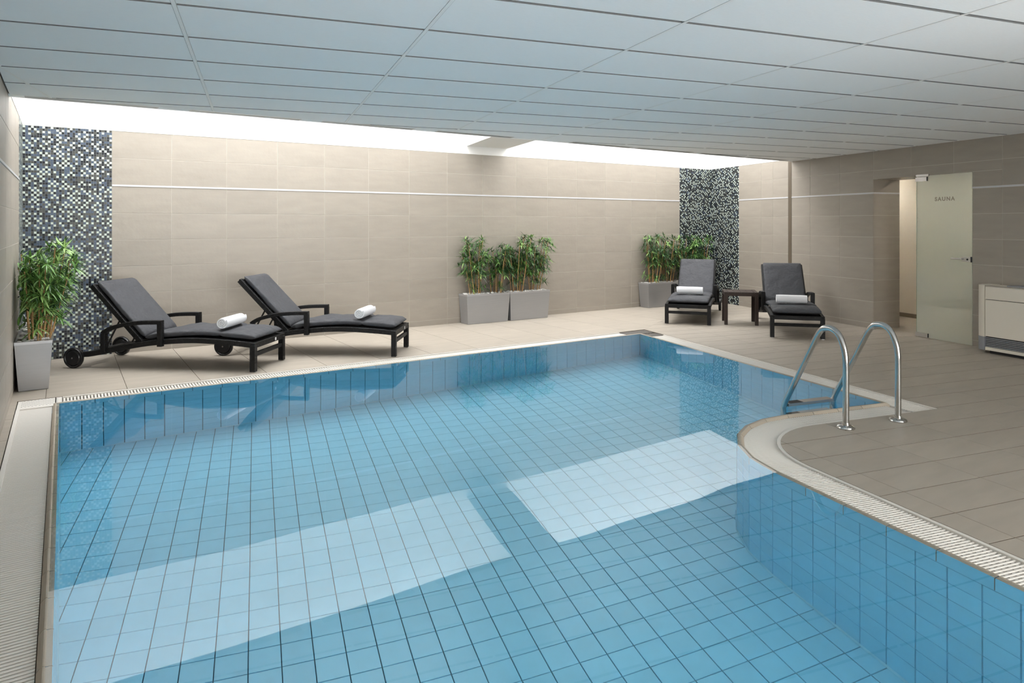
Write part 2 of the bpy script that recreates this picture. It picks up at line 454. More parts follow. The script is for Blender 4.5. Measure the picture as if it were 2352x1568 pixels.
# ---- wall behind the camera, with an unseen glowing window added as fill for the room
fw = wall_root('wall_front', (0, YF), 0, MB().box(-.6, 1.2, -.2, 0, -.05, 2.6).box(5.4, 9.0, -.2, 0, -.05, 2.6).box(1.2, 5.4, -.2, 0, -.05, .10).box(1.2, 5.4, -.2, 0, 2.36, 2.6), M['wall_tile'])
fm_ = MB().box(1.2, 5.4, -.12, -.06, .10, .15).box(1.2, 5.4, -.12, -.06, 2.31, 2.36)
for k in range(4): fm_.box(1.2+1.382*k, 1.255+1.382*k, -.12, -.06, .15, 2.31)
w2 = struct(part('fill_window', fm_, M['plaster'])); w2.location = (0, YF, 0)
for k in range(3):
    part('pane', MB().box(1.255+1.382*k, 2.582+1.382*k, -.10, -.09, .15, 2.31), M['rear_fill_pane'], w2)

# ================================================================== POOL OUTLINE (pool-grid frame helpers)
POOLX, POOLY = -.03, 6.57                  # left and back inner faces (world)
PR, PN, PLX = 4.72, 4.11, 2.81             # right face x', lobe north face y', lobe west face x'
LR = .93; LCX, LCY = PLX+LR, PN-LR         # lobe corner
YFP = .25                                  # front end of the pool (out of view)
GW = .285                                  # lip + grating width
arc = [(LCX-LR*math.sin(a), LCY+LR*math.cos(a)) for a in np.linspace(0, PI/2, 7)]   # from north face round to west face
def xr_at(Xw, yr): pass
back_right = ((PR+POOLY*ST)/CT, POOLY)
yr_front_l = None
# front end of the west lobe face where world Y = YFP
tyr = (YFP + PLX*ST)/CT
pool_poly = [(POOLX, YFP), Rw(PLX, tyr)]+[Rw(*p) for p in arc[::-1]]+[Rw(PR, PN), back_right, (POOLX, POOLY)]
ZF = -1.36

# ---- deck: convex regions
BIG = 30
def quad(x0, x1, y0, y1, f=None):
    q = [(x0, y0), (x1, y0), (x1, y1), (x0, y1)]
    return [f(*p) for p in q] if f else q
GX = PR+GW-.003; GR = LR-GW+.003; GN, GPX = LCY+GR, LCX-GR   # deck limits around the lobe/right edge (x', y', x')
gc = (LCX, LCY)
lobe_arc = [(gc[0]-GR*math.sin(a), gc[1]+GR*math.cos(a)) for a in np.linspace(0, PI/2, 13)]
YG = POOLY+GW-.005                        # back deck limit (world Y)
XGL = POOLX-GW                            # left strip limit (world X)
c_in = ((GX+YG*ST)/CT, YG)                # inner end of the diagonal joint
dg = np.array((8.207-6.69, 7.71-6.84)); dg /= np.hypot(*dg); dn = np.array((-dg[1], dg[0]))   # normal towards the back field
dc = dn@np.array(c_in)
def clip_R(poly):                         # poly in pool-grid frame -> list of world polys in the right field
    out = []
    p1 = clip(poly, 0, 1, GN)             # y' <= GN, and right of the lobe outline
    p1 = clip(p1, -1, 0, -GPX) if p1 else p1
    if p1:
        for i in range(len(lobe_arc)-1):
            (ax, ay), (bx, by) = lobe_arc[i], lobe_arc[i+1]
            nx, ny = (by-ay), -(bx-ax)
            mx, my = (ax+bx)/2-gc[0], (ay+by)/2-gc[1]
            if nx*mx+ny*my < 0: nx, ny = -nx, -ny
            p1 = clip(p1, nx, ny, nx*ax+ny*ay)
            if not p1: break
    p2 = clip(poly, 0, -1, -GN)
    p2 = clip(p2, -1, 0, -GX) if p2 else p2
    for p in (p1, p2):
        if not p: continue
        w = [Rw(*q) for q in p]
        w = clip(w, dn[0], dn[1], dc)      # right side of the diagonal
        w = clip(w, -WN[0], -WN[1], -(WN@W0)) if w else w   # in front of the right wall
        w = clean(w) if w else w
        if area(w) > 4e-4: out.append(w)
    return out
def clip_B(poly):                         # world poly -> back field
    w = clip(poly, 0, -1, -YG); w = clip(w, -1, 0, -XL) if w else w
    w = clip(w, 0, 1, YB) if w else w
    w = clip(w, -dn[0], -dn[1], -dc) if w else w
    w = clip(w, -WN[0], -WN[1], -(WN@W0)) if w else w
    w = clean(w) if w else w
    return [w] if area(w) > 4e-4 else []

fb = MB()
for p in clip_R(quad(2, 9, -8, 12)): fb.prism(p, -.06, -.007)
for p in clip_B(quad(-1, 11, 5, 9)): fb.prism(p, -.06, -.007)
fb.box(XL, XGL-.004, YF, YG, -.06, -.007)
fb.prism([(XL, YF), (9.0, YF), (9.0, -.04), (XL, -.04)], -.2, -.06)
floor = struct(part('floor', fb, M['deck_grout']))
def deck_tile(polys):
    mb = MB()
    for p in polys:
        q = inset_ccw(p, .0004)
        if q and area(q) > 2e-4: mb.prism(q, -.012, 0, 0, .0004, side=1)
    if mb.v: part('tile', mb, [M['deck_tile'], M['deck_grout']], floor)
def inset_ccw(p, d):
    a = sum(p[i][0]*p[(i+1) % len(p)][1]-p[(i+1) % len(p)][0]*p[i][1] for i in range(len(p)))
    if a < 0: p = p[::-1]
    return inset(p, d)
for i in range(0, 10):                    # right field tiles, .59 x .2885 along the pool grid
    for j in range(-3, 28):
        x0 = 3.266-.59+.5917*i; y0 = 2.125+.2882*j
        deck_tile(clip_R(quad(x0+.0008, x0+.5909, y0+.0022, y0+.286)))
y_end = 2.125-.2882*3
fbs = MB()
for p in clip_R(quad(2, 9, -8, y_end)): fbs.prism(p, -.012, 0)
part('tile_field', fbs, M['deck_tile'], floor)
for i in range(-1, 20):                   # back field tiles
    for j in range(0, 4):
        x0 = -.128+.592*(i); y0 = YG-.06+.592*j
        deck_tile(clip_B(quad(x0+.0015, x0+.5905, y0+.0003, y0+.5917)))
for j in range(0, 8):
    y1 = YG-.6*j; y0 = max(y1-.6, YF)
    part('tile', MB().box(XL, XGL-.003, y0+.002, y1-.002, -.012, 0), M['deck_tile'], floor)
part('tile_field', MB().box(XL, XGL-.003, YF, YG-4.8, -.012, 0).box(XGL, 8.5, YF, -.04, -.06, 0), M['deck_tile'], floor)
cf = struct(part('floor_corridor', MB().box(-1.6, 4.2, -1.62, 0, -.06, -.001), M['deck_tile'])); cf.location = cw.location; cf.rotation_euler = cw.rotation_euler

# ================================================================== CEILING
cpoly = [(XL, YF), (11.5, YF), (11.5, YE), (XL, YE)]
cpoly = clip(cpoly, -WN[0], -WN[1], -(WN@W0))
ce = struct(part('ceiling', MB().prism(inset_ccw(cpoly, .001), ZC+.016, ZC+.12), M['ceil_gap_shade']))
OX, OY, PU, PV = -.352, 3.469, 1.180, .581
for i in range(-2, 8):
    for j in range(-14, 9):
        x0, y0 = OX+PU*i, OY+PV*j
        p = [Rw(*q) for q in quad(x0+.011, x0+PU-.011, y0+.014, y0+PV-.014)]
        p = clip(p, 0, 1, YE-.105); p = clip(p, -1, 0, -(XL+.012)) if p else p
        p = clip(p, 0, -1, -YF) if p else p
        p = clip(p, -WN[0], -WN[1], -(WN@W0)-.012) if p else p
        p = clean(p) if p else p
        if area(p) < 1e-3: continue
        part('panel', MB().prism(p, ZC, ZC+.016, side=1), [M['ceil_panel'], M['ceil_gap_shade']], ce)  # panel sides take the dark gap colour, painting shade into the joints
for i in range(-2, 9):
    x0 = OX+PU*i
    p = [Rw(*q) for q in quad(x0-.0095, x0+.0095, -9, 14)]
    p = clip(p, 0, 1, YE-.1); p = clip(p, -1, 0, -(XL+.002)) if p else p
    p = clip(p, 0, -1, -YF) if p else p
    p = clip(p, -WN[0], -WN[1], -(WN@W0)) if p else p
    if area(p) > 1e-3: part('ceiling_rail', MB().prism(clean(p), ZC-.001, ZC+.034), M['ceil_rail'], ce)
# edge strip carrying the slot vents, white nosing, wall angles
VENTS = [(-.26, .68), (.93, 1.90), (2.11, 3.09), (3.36, 4.34), (5.20, 6.20), (6.30, 7.34), (7.51, 8.45), (8.56, 9.49)]
es = MB(); xe = XL
x_end = (W0[0]+wdw[0]*((YE-W0[1])/wdw[1]))
for a, b in VENTS+[(x_end, None)]:
    es.box(xe, a, YE-.10, YE-.012, ZC, ZC+.034); xe = b if b else a
part('edge_strip', es, M['ceil_panel'], ce)
part('nosing', MB().box(XL, x_end, YE-.012, YE, ZC-.004, ZC+.12), M['ceil_rail'], ce)
part('bulkhead', MB().box(XL, 11, YE-.16, YE-.10, ZC+.12, ZV+.05).box(XL, 11, YE-.10, YE, ZC+.12, ZC+.13), M['plaster'], ce)
wa = MB()
wa.box(XL, XL+.012, YF, YE, ZC+.01, ZC+.034)
part('wall_angle', wa, M['ceil_gap_shade'], ce)
ordn = ['against the left wall', 'second', 'third', 'fourth', 'fifth', 'sixth', 'seventh', 'farthest, over the corner loungers']
for k, (a, b) in enumerate(VENTS):
    v = thing('air_vent', ('grey slotted air vent in the ceiling edge, '+(ordn[k] if k in (0, 7) else ordn[k]+' along from the left wall')), 'vent', (a, YE-.10, ZC), 0, 'slot vents along the ceiling edge')
    L = b-a
    part('frame', MB().box(0, L, 0, .008, -.002, .03).box(0, L, .08, .088, -.002, .03).box(0, .012, .008, .08, -.002, .03).box(L-.012, L, .008, .08, -.002, .03), M['steel'], v)
    part('backing', MB().box(0, L, 0, .088, .024, .03), M['unit_dark'], v)
    for q in (.024, .043, .062): part('slat', MB().box(.012, L-.012, q, q+.005, -.001, .018), M['vent_slat'], v)
# skylight and beam
sk = struct(part('window_1', MB().box(XL, 11, YE-.1, YE-.04, ZV, ZV+.06).box(XL, 11, YB-.06, YB, ZV, ZV+.06), M['plaster']))
for k in range(6):
    x = XL+1.75*k
    part('frame_bar', MB().box(x, x+.05, YE-.1, YB, ZV, ZV+.06), M['plaster'], sk)
    part('pane', MB().box(x+.05, x+1.75, YE-.05, YB-.05, ZV+.03, ZV+.04), M['sky_pane'], sk)
bl = [(4.968, YB), (5.68, YB), (5.68-.2254*2.2, YB-2.2), (4.968-.2254*2.2, YB-2.2)]
struct(part('beam', MB().prism(bl, 2.60, ZV), M['plaster']))

# ================================================================== POOL
pool = thing('swimming_pool', 'indoor swimming pool lined with square blue tiles under clear water', 'pool')
def runs():
    P = pool_poly; n = len(P)
    for i in range(n): yield np.array(P[i]), np.array(P[(i+1) % n])
# basin shell (behind the tiles) : outward-offset walls and floor
sh = MB()
out = inset_ccw(pool_poly, -.012)
n = len(out)
sh.add([(x, y, ZF-.012) for x, y in out]+[(x, y, -.11) for x, y in out], [tuple(range(n))]+[(i, n+i, n+(i+1) % n, (i+1) % n) for i in range(n)])
part('basin', sh, M['pool_grout'], pool)
def inside(x, y, P):
    c = False; n = len(P)
    for i in range(n):
        x0, y0 = P[i]; x1, y1 = P[(i+1) % n]
        if (y0 > y) != (y1 > y) and x < (x1-x0)*(y-y0)/(y1-y0)+x0: c = not c
    return c
TP = .1520                                # floor tile pitch
FX, FY = -.03*1.0, 3.106*1.0
big = inset_ccw(pool_poly, -.10)
cells = []
for i in range(-30, 45):
    for j in range(-30, 45):
        x, y = -.0345+TP*(i+.5), 3.166+TP*(j+.5)
        X, Y = Rw(x, y)
        if inside(X, Y, big) and Y > 1.4: cells.append((math.hypot(X, Y), X, Y))
cells.sort()
def vis(X, Y):                            # seen by the photograph?
    a = math.atan2(X, Y)-.5807
    return abs(math.tan(a)) < .76 and (X > .0)
pf = part('pool_floor', MB().prism(inset_ccw(pool_poly, -.012), ZF-.03, ZF-.013), M['pool_grout'], pool)
fm = MB().prism(quad(-TP/2+.0023, TP/2-.0023, -TP/2+.0023, TP/2-.0023), -.012, 0, 0, .0012, bottom=False).mesh('tile', M['pool_tile'])
rest = MB(); cnt = 0
for d, X, Y in cells:
    if cnt < 300 and vis(X, Y) and d > 2.2:
        link('tile', fm, pf, (X, Y, ZF), -TH); cnt += 1
    else:
        c, s = math.cos(-TH), math.sin(-TH); h = TP/2-.0023
        q = [(X+c*a-s*b, Y+s*a+c*b) for a, b in ((-h, -h), (h, -h), (h, h), (-h, h))]
        rest.prism(q, ZF-.012, ZF, 0, .0012, bottom=False)
part('floor_tile', rest, M['pool_tile'], pf, stuff=True)
# wall tiles and lip tiles
pw = part('pool_wall', MB().add([(x, y, z) for z in (ZF-.012, -.10) for x, y in inset_ccw(pool_poly, -.010)],
          [(i, n+i, n+(i+1) % n, (i+1) % n) for i in range(n)]), M['pool_grout'], pool)
ROWH = (-.127-ZF)/8
wt = []
lipr = []
for a, b in runs():
    L = np.hypot(*(b-a)); u = (b-a)/L; nin = np.array((-u[1], u[0]))    # CCW: inside is left
    wt.append((a, b, u, nin, L))
wall_tiles = []
for a, b, u, nin, L in wt:
    k = max(1, round(L/.1525)); w = L/k
    for i in range(k):
        c = a+u*(w*(i+.5))
        for r in range(8):
            wall_tiles.append((np.hypot(*c), c, u, nin, w, -.127-ROWH*(r+.5)))
wall_tiles.sort(key=lambda t: t[0])
wmesh = {}
def wt_mesh(w):
    k = round(w, 3)
    if k not in wmesh:
        h = ROWH/2-.0018; hw = w/2-.0022; c = .0012
        vs = [(-hw, -.010, -h), (hw, -.010, -h), (hw, -.010, h), (-hw, -.010, h), (-hw+c, 0, -h+c), (hw-c, 0, -h+c), (hw-c, 0, h-c), (-hw+c, 0, h-c)]
        wmesh[k] = MB().add(vs, [(7, 6, 5, 4), (0, 4, 5, 1), (1, 5, 6, 2), (2, 6, 7, 3), (3, 7, 4, 0)])
    return wmesh[k]
wcache = {}; wrest = MB(); cnt = 0
for d, c, u, nin, w, z in wall_tiles:
    ang = math.atan2(u[1], u[0])
    facing = nin @ (-c) > 0 and vis(*c)
    if facing and cnt < 300:
        k = round(w, 3)
        if k not in wcache: wcache[k] = wt_mesh(w).mesh('tile', M['pool_tile'])
        link('tile', wcache[k], pw, (c[0], c[1], z), ang); cnt += 1
    else:
        src = wt_mesh(w); ca, sa = math.cos(ang), math.sin(ang)
        wrest.add([(c[0]+ca*x-sa*y, c[1]+sa*x+ca*y, z+zz) for x, y, zz in src.v], src.f)
part('wall_tile', wrest, M['pool_tile'], pw, stuff=True)
# lip (overflow edge) tiles: blue towards the water, tan on top and behind
LIPW = .046
prof = [(0, -.132, 0), (0, -.016, 0), (-.002, -.009, 0), (-.008, -.006, 1), (-.020, -.004, 1), (-.0245, .000, 1), (-.029, .000, 1), (-.036, -.005, 1), (-LIPW, -.016, 1), (-LIPW, -.132, 1)]
def lip_mesh(w, g=.0022, wa=0, wb=0):
    mb = MB(); np_ = len(prof)
    vs = []
    for sgn, tp in ((-1, wa), (1, wb)):
        for y, z, _ in prof: vs.append((sgn*(w/2-g)+tp*y, y, z))
    for i in range(np_-1): mb.f.append((i, np_+i, np_+i+1, i+1)); mb.m.append(prof[i+1][2] if prof[i][2] or prof[i+1][2] and i >= 2 else 0)
    mb.f.append(tuple(range(np_))); mb.m.append(1); mb.f.append(tuple(range(np_, 2*np_))[::-1]); mb.m.append(1)
    mb.v = vs; return mb
def turn(i):                               # exterior half-angle tangents at the ends of run i, so neighbouring lips meet
    a0, b0, u0, n0, L0 = wt[i-1]; a1, b1, u1, n1, L1 = wt[i]; a2, b2, u2, n2, L2 = wt[(i+1) % len(wt)]
    def half(ua, ub):
        cr = ua[0]*ub[1]-ua[1]*ub[0]; dt = ua@ub
        return math.tan(math.atan2(cr, dt)/2)
    return half(u0, u1), half(u1, u2)
lcache = {}
core = MB()
nl = 0
for ri, (a, b, u, nin, L) in enumerate(wt):
    h0, h1 = turn(ri); ang = math.atan2(u[1], u[0])
    k = max(1, round(L/.245)); w = L/k
    for i in range(k):
        c = a+u*(w*(i+.5))
        wa = h0 if i == 0 else 0; wb = -h1 if i == k-1 else 0
        key = (round(w, 3), round(wa, 3), round(wb, 3))
        if key not in lcache: lcache[key] = lip_mesh(w, .0022, wa, wb).mesh('coping_tile', [M['pool_tile'], M['lip_tan']])
        link('coping_tile', lcache[key], pool, (c[0], c[1], .008), ang); nl += 1
    ys = [(-.004, -.13), (-.004, -.018), (-.012, -.009), (-.022, -.004), (-.032, -.004), (-.042, -.018), (-.042, -.13)]
    vs = []
    for P, t in ((a, h0), (b, -h1)):
        for y, z in ys: vs.append((P[0]+u[0]*t*y+nin[0]*y, P[1]+u[1]*t*y+nin[1]*y, z+.008))
    m7 = len(ys); core.add(vs, [(i, m7+i, m7+i+1, i+1) for i in range(m7-1)])
part('coping_joint', core, M['pool_grout'], pool)
sl_ = MB(); ins = inset_ccw(pool_poly, .009); pp = inset_ccw(pool_poly, 0)
for i in range(n):
    j = (i+1) % n
    sl_.add([(*pp[i], ZF+.012), (*pp[j], ZF+.012), (*ins[j], ZF+.002), (*ins[i], ZF+.002)], [(3, 2, 1, 0)])
part('sealant', sl_, M['sealant'], pool)
# water
wmb = MB(); wp = inset_ccw(pool_poly, -.0215)
wmb.add([(x, y, .0045) for x, y in wp], [tuple(range(len(wp)))])
water = part('water', wmb, M['water']); water['kind'] = 'stuff'
tag(water, 'clear still water filling the blue tiled pool to its rim', 'water')

pl_ = thing('pool_fill_light', 'unseen underwater fill light strip added to the near end wall of the pool', 'fill light')  # fill strip added to brighten the pool, hidden from the camera
part('lens', MB().box(.15, 2.45, YFP-.004, YFP+.003, -.225, -.185), M['pool_fill_glow'], pl_)
part('end_cap', MB().box(.12, .15, YFP-.004, YFP+.004, -.23, -.18), M['steel'], pl_)
part('end_cap', MB().box(2.45, 2.48, YFP-.004, YFP+.004, -.23, -.18), M['steel'], pl_)

# ================================================================== OVERFLOW GRATINGS
def grating(name, label, path, nsl, w0=LIPW+.003, w1=GW-.006, pitch=.0205, indiv=True, nrail=5, zr=-.0078, bar=.6):
    """path: list of world points along the pool face, deck on the right-hand side of travel (outside of a CCW pool)"""
    P = [np.array(p) for p in path]
    seg = [np.hypot(*(P[i+1]-P[i])) for i in range(len(P)-1)]; L = sum(seg)
    g = thing(name, label, 'grating', (0, 0, -.006))
    def at(s):
        for i, l in enumerate(seg):
            if s <= l or i == len(seg)-1:
                u = (P[i+1]-P[i])/l
                # blend direction near vertices for smooth fans
                return P[i]+u*s, i, s/l
            s -= l
    dirs = []
    for i in range(len(P)):
        u = (P[min(i+1, len(P)-1)]-P[max(i, 0)]) if i < len(P)-1 else P[-1]-P[-2]
        v = P[i]-P[i-1] if i > 0 else u
        u = u/np.hypot(*u)+v/np.hypot(*v); dirs.append(u/np.hypot(*u))
    def frame(s):
        p, i, t = at(s); u = dirs[i]*(1-t)+dirs[i+1]*t
        if np.dot(dirs[i], dirs[i+1]) > .9999: u = dirs[i]
        u = u/np.hypot(*u); return p, u, np.array((u[1], -u[0]))       # right-hand normal = outwards
    ch = MB(); rl = MB(); fr = MB()
    N = max(2, int(L/.12))
    ss = [L*i/N for i in range(N+1)]
    fr_p = [frame(s) for s in ss]
    def strip(mb, o0, o1, z0, z1):
        rings = []
        for p, u, nr in fr_p:
            a, b = p+nr*o0, p+nr*o1
            rings.append([(*a, z0), (*b, z0), (*b, z1), (*a, z1)])
        mb.rings(rings)
    strip(ch, w0-.004, w1+.004, -.09, -.055)
    strip(ch, w1+.0045, w1+.0065, -.06, -.004)
    part('channel', ch, M['channel'], g)
    strip(fr, w1-.020, w1+.003, -.05, .004)
    part('rim', fr, M['grate'], g)
    wid = (w1-.020)-w0
    for k in range(nrail):
        a = w0+wid*(k+.12)/nrail; strip(rl, a, a+wid/nrail*.42, -.03, zr)
    part('cross_rail', rl, M['grate'], g)
    nb = int(L/pitch); pitch = L/nb
    sl = MB(); me = {}
    lo, hi = w0, w1-.018
    bw = pitch*bar/2
    c = .0025
    def bar_mb(k0, k1):
        # bar from lo..hi along +x(outward), width along y: half widths at both ends
        vs = []
        for x, k in ((lo, k0), (hi, k1)):
            vs += [(x, -bw*k, -.028), (x, -bw*k, -.005-c), (x, (-bw+c)*k, -.005), (x, (bw-c)*k, -.005), (x, bw*k, -.005-c), (x, bw*k, -.028)]
        fs = [(i, i+1, 7+i, 6+i) for i in range(5)]+[(0, 6, 11, 5)[::-1]]+[tuple(range(6))[::-1], tuple(range(6, 12))]
        return MB().add(vs, fs)
    mesh1 = bar_mb(1, 1).mesh('slat', M['grate'])
    for i in range(nb):
        s = pitch*(i+.5); p, u, nr = frame(s); ang = math.atan2(nr[1], nr[0])
        if indiv and nsl and i < nsl[1] and i >= nsl[0]:
            link('slat', mesh1, g, (p[0], p[1], 0), ang)
        else:
            src = bar_mb(1, 1); ca, sa = math.cos(ang), math.sin(ang)
            sl.add([(p[0]+ca*x-sa*y, p[1]+sa*x+ca*y, z) for x, y, z in src.v], src.f)
    if sl.v: part('slats', sl, M['grate'], g, stuff=True)
    return g
# CCW order around the pool: left side goes down (from back to front), back goes right to left, ...
CB = .285
grating('overflow_grating', 'long white slatted grating beside the left wall, along the pool edge', [(POOLX, POOLY-.02), (POOLX, 0.3)], (0, 300), pitch=.0212, bar=.60, nrail=3, zr=-.018)
grating('overflow_grating', 'narrow white slatted grating along the far pool edge by the loungers', [(back_right[0]-.12, POOLY), (POOLX+.02, POOLY)], None, indiv=False, pitch=.0245, bar=.6, nrail=2, zr=-.02)
pr_top = Rw(PR, Rr(*back_right)[1]-.14)
grating('overflow_grating', 'white slatted grating along the right pool edge, behind the chrome ladder', [Rw(PR, PN-GW+.012), pr_top], None, indiv=False, pitch=.022, bar=.6)
grating('overflow_grating', 'curved white grating round the tiled peninsula with the chrome ladder', [Rw(PLX, tyr)]+[Rw(*p) for p in [(LCX-LR*math.sin(a), LCY+LR*math.cos(a)) for a in np.linspace(PI/2, 0, 13)]]+[Rw(PR, PN)], (0, 300), pitch=.0200, bar=.52)
# corner plates
cp = thing('corner_plate', 'white perforated plate at the left corner of the pool edge', 'plate')
a0, a1, b0, b1 = POOLX-GW+.004, POOLX-.003, POOLY+LIPW*.0-.015, YG-.004
mb = MB().box(a0, a1-.05+.03, POOLY-.018, b1, -.03, -.003)
mb.box(POOLX-.03, POOLX+.016, POOLY+LIPW+.002, b1, -.03, -.003)
part('plate', mb, M['grate'], cp)
hm = MB()
for j in range(8):
    for i in range(11):
        x = a0+.03+.0235*i+(.012 if j % 2 else 0); y = POOLY+.06+.027*j
        if x < a1-.005 and y < b1-.012 : hm.lathe([(0, 0), (.0048, 0), (.0048, .0006), (0, .0006)], (x, y, -.0033), seg=10)
part('hole', hm, M['unit_dark'], cp, stuff=True)
dgp = [(back_right[0]-.115, POOLY+LIPW+.002), (back_right[0]+.02, POOLY+LIPW+.002), Rw(PR+LIPW+.002, Rr(*back_right)[1]+.0), Rw(PR+LIPW+.002, Rr(*back_right)[1]-.13), Rw(GX-.002, Rr(*back_right)[1]-.13), (c_in[0]-.004, c_in[1]-.004), (back_right[0]-.115, YG-.004)]
cg = thing('corner_grating', 'dark grey grating at the far right corner of the pool edge', 'grating')
A = np.array((back_right[0]-.115, POOLY+.05)); 
part('base', MB().prism([dgp[0], dgp[1], dgp[5], dgp[6]], -.05, -.018).prism([dgp[1], dgp[3], dgp[4], dgp[5]], -.05, -.018), M['unit_dark'], cg)
y0, y1 = POOLY+LIPW+.002, YG-.006
kx = 0
for q in range(26):
    x = back_right[0]-.11+.0245*q
    pl = quad(x, x+.015, y0, y1); 
    pl = clip(pl, -1, 0, -(back_right[0]-.115))
    e = np.array(Rw(1, 0)); pl = clip(pl, e[0], e[1], GX-.004) if pl else pl
    # keep the part right of the lip on the right-hand edge
    if pl and area(pl) > 1e-5: part('slat', MB().prism(clean(pl), -.03, -.006), M['grate_dark'], cg)
for q in range(14):
    yy = Rr(*back_right)[1]+.045-.0245*q
    pl = [Rw(*p) for p in quad(PR+LIPW+.002, GX-.004, yy-.015, yy)]
    pl = clip(pl, 0, 1, y0-.002)
    e = np.array(Rw(0, 1)); pl = clip(pl, -e[0], -e[1], -(Rr(*back_right)[1]-.135)) if pl else pl
    if pl and area(pl) > 1e-5: part('slat', MB().prism(clean(pl), -.03, -.006), M['grate_dark'], cg)

# ================================================================== SAUNA DOOR (in the right wall frame)
dr = struct(part('door_1', MB().box(DS0+.004, DS0+.742, -.006, .004, .008, DZ-.004), M['frosted']))
dr.location = (*W0, 0); dr.rotation_euler = (0, 0, WANG)
dr['label'] = 'frosted glass sauna door'
H = DS0+.742
part('glass_edge', MB().box(H, H+.004, -.007, .005, .008, DZ-.004), M['glass_edge'], dr)
def clampb(z0, z1, s1=.165):
    return MB().box(H-s1, H+.012, .004, .016, z0, z1).box(H-s1, H+.012, -.018, -.006, z0, z1)
part('hinge', clampb(.012, .062), M['steel'], dr); part('hinge_cap', MB().box(H-.169, H-.163, .003, .018, .012, .062), M['unit_dark'], dr)
part('hinge', clampb(DZ-.075, DZ-.022, .15), M['steel'], dr); part('hinge_cap', MB().box(H-.156, H-.149, .003, .018, DZ-.075, DZ-.022), M['unit_dark'], dr)
part('top_bracket', MB().box(H-.175, H+.004, .002, .016, DZ-.014, DZ+.012), M['steel'], dr)
lk = part('lock', MB().box(DS0+.008, DS0+.125, .004, .018, .995, 1.055), M['steel'], dr)
part('lock_end', MB().box(DS0+.004, DS0+.013, .003, .019, .992, 1.057), M['unit_dark'], lk)
part('keyhole', MB().lathe([(0, 0), (.012, 0), (.012, .002), (0, .002)], (DS0+.052, .018, 1.024), 'y', 14), M['unit_dark'], lk)
hd = MB().tube([(DS0+.105, .018, 1.030), (DS0+.105, .055, 1.030)], .011, 12)
hd.tube(smoothpath([(DS0+.105, .055, 1.030), (DS0+.125, .062, 1.030), (DS0+.225, .062, 1.030)], 5), .0105, 12)
part('handle', hd, M['steel'], dr, True)
fc = bpy.data.curves.new('lettering', 'FONT'); fc.body = 'SAUNA'; fc.size = .067; fc.extrude = .0006; fc.space_character = 1.32
fc.align_x = 'CENTER'; fc.align_y = 'CENTER'; fc.offset = .0020
fo = bpy.data.objects.new('lettering', fc); C.objects.link(fo); fc.materials.append(M['letter'])
fo.parent = dr; fo.location = (DS0+.355, .0052, 1.755); fo.rotation_euler = (PI/2, 0, PI)

# ================================================================== DEHUMIDIFIER UNIT
un = thing('dehumidifier', 'cream dehumidifier cabinet with grey bottom grille standing against the right wall', 'dehumidifier')
def ux(x, y): return Rw(x, y)
def foot(y_far, y_near, xf, xb, r):
    pts = [(xf, y_near), (xf, y_far-r)]+[(xf+r-r*math.cos(a), y_far-r+r*math.sin(a)) for a in np.linspace(.25, PI/2, 6)]+[(xb, y_far), (xb, y_near)]
    return [Rw(*p) for p in pts]
ya, yb = 5.425, 4.05
def foot_c(y0, y1, xf, xb): return [Rw(*p) for p in ((xf, y0), (xf, y1), (xb, y1), (xb, y0))]
xb = wx(4.5)-.012
corner = [Rw(*p) for p in [(7.65, 5.305)]+[(7.65+.11-.11*math.cos(a), 5.315+.11*math.sin(a)) for a in np.linspace(.1, PI/2, 7)]+[(xb, 5.425), (xb, 5.305)]]
part('side_panel', MB().prism(corner, .185, .762), M['unit'], un, 30)
part('side_foot', MB().prism([(p[0]*.9994, p[1]) for p in corner], .035, .184), M['unit_grey'], un, 30)
part('cabinet', MB().prism(foot_c(4.05, 5.304, 7.675, xb), .035, .745), M['unit_dark'], un)
part('top_panel', MB().prism(foot_c(4.05, 5.298, 7.65, 7.673), .607, .757).prism(foot_c(4.05, 5.298, 7.65, 7.70), .745, .757), M['unit'], un)
part('front_panel', MB().prism(foot_c(4.05, 5.298, 7.65, 7.673), .193, .600), M['unit'], un)
part('top_cover', MB().prism(foot_c(4.05, 5.298, 7.701, xb), .745, .757), M['unit'], un)
part('air_outlet', MB().prism(foot_c(4.05, 5.10, 7.71, xb-.03), .757, .771), M['unit_grey'], un)
for k in range(6):
    z = .077+.0185*k
    part('grille_slat', MB().prism(foot_c(4.05, 5.298, 7.655, 7.674), z, z+.010), M['unit_grey'], un)
part('kick_strip', MB().prism(foot_c(4.05, 5.298, 7.65, 7.673), .038, .072), M['unit'], un)
part('plinth', MB().prism(foot_c(4.1, 5.28, 7.70, xb), 0, .036), M['unit_dark'], un)

# ================================================================== POOL LADDER
ld = thing('pool_ladder', 'polished steel pool ladder with two arched handrails beside the curved edge', 'ladder', (*Rw(3.907, 3.69), 0), -TH)
def rail(x):
    pts = [(0, 0.0), (0, .20), (0, .40), (.003, .49), (.018, .565), (.055, .64), (.105, .678), (.160, .686), (.215, .668), (.262, .615), (.32, .515), (.42, .340), (.52, .165), (.575, .07), (.602, .01), (.612, -.05), (.612, -.12), (.612, -.5), (.612, -.95)]
    P = smoothpath([(x, y, z) for y, z in pts], 6)
    return MB().tube(P, .0215, 20)
for x in (0, .5):
    r = part('handrail', rail(x), M['chrome'], ld, True)
    part('flange', MB().lathe([(0, 0), (.060, 0), (.062, .006), (.058, .015), (.046, .021), (.028, .023), (.026, .04), (.0215, .04)], (x, 0, 0), seg=32), M['chrome'], r, True)
for z in (.028, -.25, -.50, -.75):
    st = part('step', MB().box(.02, .48, .575, .650, z-.022, z), M['steel'], ld)
    part('grip_pad', MB().box(.04, .17, .578, .647, z, z+.0015), M['unit_dark'], st)

